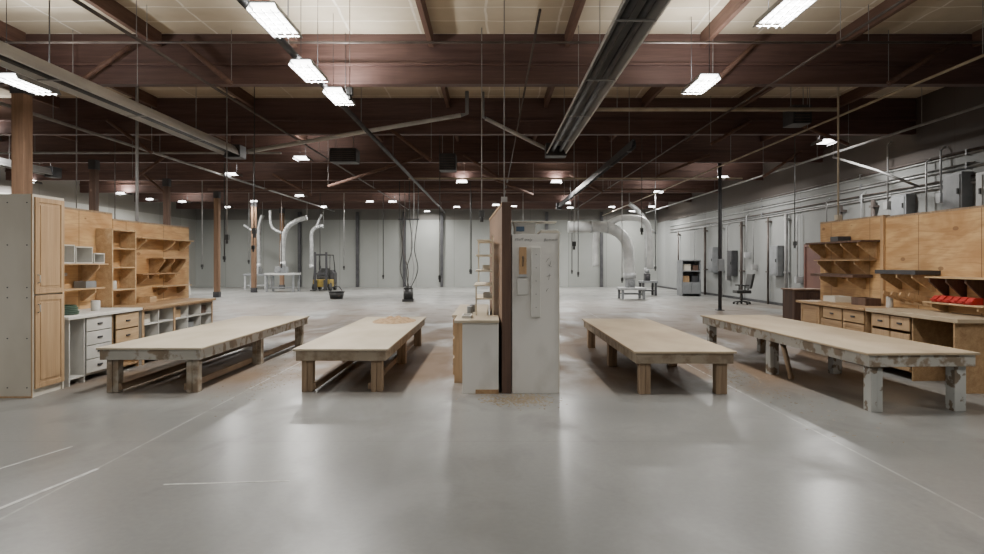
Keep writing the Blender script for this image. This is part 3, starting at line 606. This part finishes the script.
for (x,z,y,m) in [(-.12,1.12,8.6,white),(-.13,1.49,8.7,cream)]:
    small('parts_bin','small parts bin on the centre shelf unit','bin',x,x+.1,y,y+.2,z,z+.07,m,'parts bins')
small('parts_bin','low white tray on the centre worktop','bin',-.38,-.26,8.0,8.35,.895,.93,white)
for (x,y) in ((-.3,8.7),(-.28,9.1)): can(x,y,.895,.04,.1,mgrey)
# ---------------------------------------------------------------- distant machines
X0,Y0=-9.5,35.6
t=thing('forklift','dark yellow forklift with black overhead guard on open floor','forklift',(X0,Y0,0))
mesh('chassis',G().prism([(X0-.5,.25),(X0+.5,.25),(X0+.5,.95),(X0+.35,1.15),(X0-.35,1.15),(X0-.5,.95)],'y',Y0+.9,Y0+1.6),dgrey,.03,t)
mesh('front_cowl',G().box(X0-.48,X0+.48,Y0,Y0+.9,.2,.62),yellow,.03,t)
for sx in (-.36,.26): mesh('mast_rail',G().box(X0+sx,X0+sx+.1,Y0-.15,Y0-.03,.05,2.15),dgrey,.005,t)
mesh('mast_crossbar',G().box(X0-.26,X0+.26,Y0-.13,Y0-.05,1.95,2.05),dgrey,.005,t); mesh('mast_crossbar',G().box(X0-.26,X0+.26,Y0-.13,Y0-.05,.9,1.0),dgrey,.005,t)
for sx in (-.3,.18): mesh('fork',G().box(X0+sx,X0+sx+.12,Y0-.22,Y0-.15,.05,.6).box(X0+sx,X0+sx+.12,Y0-1.2,Y0-.22,.05,.1),black,0,t)
g=G()
for sx in (-.45,.45): g.tube([(X0+sx,Y0+.05,.6),(X0+sx*.9,Y0+.35,1.98)],.03,6).tube([(X0+sx,Y0+1.3,1.05),(X0+sx*.9,Y0+1.1,1.98)],.03,6)
g.box(X0-.43,X0+.43,Y0+.3,Y0+.36,1.96,2.02).box(X0-.43,X0+.43,Y0+1.05,Y0+1.12,1.96,2.02)
for i in range(5): g.box(X0-.4+i*.19,X0-.36+i*.19,Y0+.36,Y0+1.05,1.97,2.0)
mesh('overhead_guard',g,black,0,t)
mesh('seat',G().box(X0-.25,X0+.25,Y0+.5,Y0+.9,.62,.78).box(X0-.25,X0+.25,Y0+.85,Y0+.95,.78,1.25),black,.03,t)
for sx in (-.5,.38):
    for sy in (.15,1.3): mesh('wheel',G().tube([(X0+sx,Y0+sy,.22),(X0+sx+.14,Y0+sy,.22)],.22,16),black,0,t)
def mach(label,x0,x1,y0,y1,h,m,m2):
    t=thing('woodworking_machine',label,'machine',((x0+x1)/2,(y0+y1)/2,0))
    mesh('machine_table',G().box(x0,x1,y0,y1,h-.1,h),m,.01,t)
    for x in (x0+.05,x1-.15):
        for y in (y0+.05,y1-.15): mesh('leg',G().box(x,x+.1,y,y+.1,0,h-.1),m2,.005,t)
    mesh('lower_shelf',G().box(x0+.15,x1-.15,y0+.15,y1-.15,.2,.25),m2,.005,t)
    mesh('machine_head',G().box(x0+.3*(x1-x0),x0+.6*(x1-x0),y0+.2,y1-.2,h,h+.35).tube([(x0+.45*(x1-x0),y0+.15,h+.18),(x0+.45*(x1-x0),y0+.2,h+.18)],.1,14),m2,.02,t)
    return t
mach('white woodworking machine on a steel frame under a duct',-12.1,-10.5,34,35.2,1.0,ductw,mgrey)
mach('grey-green woodworking machine by the far wall',-14.6,-13.2,37.5,38.6,.9,mgrey,steel)
mach('low grey machine table under the curved duct',5.5,6.6,27.3,28.3,.5,steel,mgrey)
mach('dark machine standing by the far wall',1.6,2.6,38.5,39.5,1.0,mgrey,dgrey)
mach('grey machine standing under the branch duct',7.1,7.9,30.4,31.2,.7,mgrey,dgrey)
t=thing('storage_rack','grey storage cupboard with open shelves beside the concrete wall','rack',(9.2,30.5,0))
for x in (8.9,9.75): mesh('rack_side',G().box(x,x+.05,30,30.8,0,1.7),mgrey,0,t)
mesh('rack_back',G().box(8.95,9.75,30.75,30.8,0,1.7),mgrey,0,t)
for z in (.1,.6,1.15,1.65): mesh('rack_shelf',G().box(8.95,9.75,30,30.75,z,z+.05),mgrey,0,t)
mesh('door',G().box(8.95,9.34,29.97,30,.12,.6),mgrey,0,t); mesh('door',G().box(9.36,9.75,29.97,30,.12,.6),mgrey,0,t)
for (x,z,w,h,m) in [(8.98,.65,.3,.3,plyd),(9.4,.65,.3,.3,dgrey),(9.0,1.2,.35,.3,cream),(9.45,1.2,.25,.25,darkw)]:
    small('storage_bin','open storage bin on the rack shelf','bin',x,x+w,30.1,30.6,z,z+h,m,'rack storage bins')
def duct(label,runs,r,hang,m=duct2):
    pts=runs[0]
    t=thing('dust_duct',label,'duct',tuple(pts[-1]))
    for i,p in enumerate(runs): mesh('duct_run',G().tube(p,r if i==0 else r*.55,16,8 if len(p)>2 else 0),m,0,t)
    mesh('duct_collar',G().tube([Vector(pts[-1])+Vector((0,0,.25)),pts[-1]],r*1.15,16),steel,0,t)
    for q in (1,2):
        c=Vector(pts[q]); mesh('duct_collar',G().tube([c-Vector((.04,0,0)),c+Vector((.04,0,0))],r*1.1,16),steel,0,t)
    mesh('hanger_rod',G().tube([hang,(hang[0],hang[1],ZC)],.012,6),pipeg,0,t)
duct('large silver dust duct elbow with branch pipes over the machine',[[(3.3,27.8,3.12),(4.3,27.8,3.12),(5.0,27.8,3.1),(5.6,27.8,2.8),(5.9,27.8,2.2),(5.98,27.8,.87)],[(4.9,27.8,3.15),(5.6,27.8,3.5),(6.6,27.8,3.4),(6.85,27.8,2.6),(6.85,27.8,1.3)],[(4.6,27.8,3.1),(4.5,27.8,2.4),(4.5,27.8,1.4)]],.24,(3.6,27.8,3.3),ductw)
duct('thin silver dust duct serving the grey machine',[[(6.6,30.8,4.4),(7.0,30.8,4.1),(7.4,30.8,3.5),(7.45,30.8,2.4),(7.45,30.8,1.07)],[(7.4,30.8,3.3),(7.9,30.8,3.0)]],.11,(6.6,30.8,4.4))
duct('silver dust duct bending down to the white machine',[[(-10.0,34.6,4.0),(-10.6,34.6,3.8),(-11.1,34.6,3.4),(-11.3,34.6,2.6),(-11.3,34.6,1.37)],[(-11.2,34.6,3.1),(-11.9,34.6,3.5),(-12.0,34.6,4.4)]],.13,(-10.0,34.6,4.05))
duct('thin silver duct near the dark columns',[[(-9.9,37.6,3.7),(-10.3,37.6,3.65),(-10.6,37.6,3.3),(-10.6,37.6,2.4),(-10.6,37.6,1.2)],[(-10.6,37.6,3.2),(-10.0,37.6,4.4)]],.11,(-9.9,37.6,3.7))
duct('silver duct drop along the far wall',[[(-13.7,38.2,4.4),(-13.9,38.2,3.6),(-13.9,38.2,2.4),(-13.9,38.2,1.27)],[(-13.9,38.2,3.2),(-14.8,38.2,3.8)]],.12,(-13.7,38.2,4.4))
t=thing('black_tub','low black plastic tub with rope handle on the floor','tub',(-6.8,28,0))
mesh('tub_shell',G().tube([(-6.8,28,.0),(-6.8,28,.3)],.27,20,0,.34).ring((-6.8,28,.3),.34,.025),black,0,t)
mesh('rope_handle',G().tube([(-7.05,28,.32),(-6.95,28,.5),(-6.7,28,.52),(-6.55,28,.32)],.02,8,5),dgrey,0,t)
t=thing('cable_bundle','bundle of hanging cables ending at a small black unit','cable bundle',(-3.4,26,0))
mesh('power_unit',G().tube([(-3.4,26,.1),(-3.4,26,.5)],.2,20).tube([(-3.4,26,.5),(-3.4,26,.62)],.2,20,0,.12).box(-3.62,-3.18,25.8,26.2,0,.1),black,0,t)
for i,(dx,dz,bow) in enumerate([(-.35,.6,.12),(-.15,.6,-.08),(.05,.6,.1),(.22,.55,-.1),(.4,.55,-.15)]):
    mesh('cable',G().tube([(-3.4+dx,26,ZC-.02),(-3.4+dx,26,3.6),(-3.4+dx+bow,26,2.2),(-3.4+dx*.6-bow,26,1.3),(-3.4+dx*.25,26,dz)],.018,8,6),[black,piped,black,pipeg,black][i],0,t)
mesh('cable_tie_bar',G().box(-3.8,-2.95,25.97,26.03,3.3,3.36),dgrey,0,t)
cx,cy=9.45,24.2
t=thing('office_chair','black office chair with tilted back near the concrete wall','chair',(cx,cy,0))
g=G()
for i in range(5):
    a=2*math.pi*i/5; g.tube([(cx,cy,.12),(cx+.3*math.cos(a),cy+.3*math.sin(a),.08)],.025,6).tube([(cx+.3*math.cos(a),cy+.3*math.sin(a)-.02,.04),(cx+.3*math.cos(a),cy+.3*math.sin(a)+.02,.04)],.04,10)
g.tube([(cx,cy,.1),(cx,cy,.45)],.03,10); mesh('chair_base',g,black,0,t)
mesh('seat',G().box(cx-.27,cx+.27,cy-.25,cy+.25,.42,.54),black,.03,t)
mesh('backrest',G().prism([(cx+.2,.6),(cx+.28,.6),(cx+.4,1.15),(cx+.30,1.15)],'y',cy-.26,cy+.26).tube([(cx+.2,cy,.48),(cx+.26,cy,.65)],.03,8),black,.01,t)
for s in (-1,1):
    ya,yb=sorted((cy+s*.25,cy+s*.31)); mesh('armrest',G().box(cx-.15,cx+.15,ya,yb,.7,.74).box(cx-.02,cx+.02,ya+.01,yb-.01,.5,.7),black,.005,t)
solo('leaning_panel','pale sheet panel leaning by the side wall','panel',G().prism([(-14.9,0),(-14.8,0),(-15.1,1.9),(-15.2,1.9)],'y',29,31.5),white,.005)
# ---------------------------------------------------------------- world, camera
w=bpy.data.worlds.new('World'); bpy.context.scene.world=w; w.use_nodes=True
w.node_tree.nodes['Background'].inputs[0].default_value=(.5,.52,.55,1); w.node_tree.nodes['Background'].inputs[1].default_value=.3
c=bpy.data.cameras.new('Camera'); co=bpy.data.objects.new('Camera',c); COL.objects.link(co)
c.sensor_width=36; c.lens=640/984*36; c.shift_y=-15/984; c.clip_end=200
co.location=(0,0,1.6); co.rotation_euler=(math.radians(90),0,0)
bpy.context.scene.camera=co
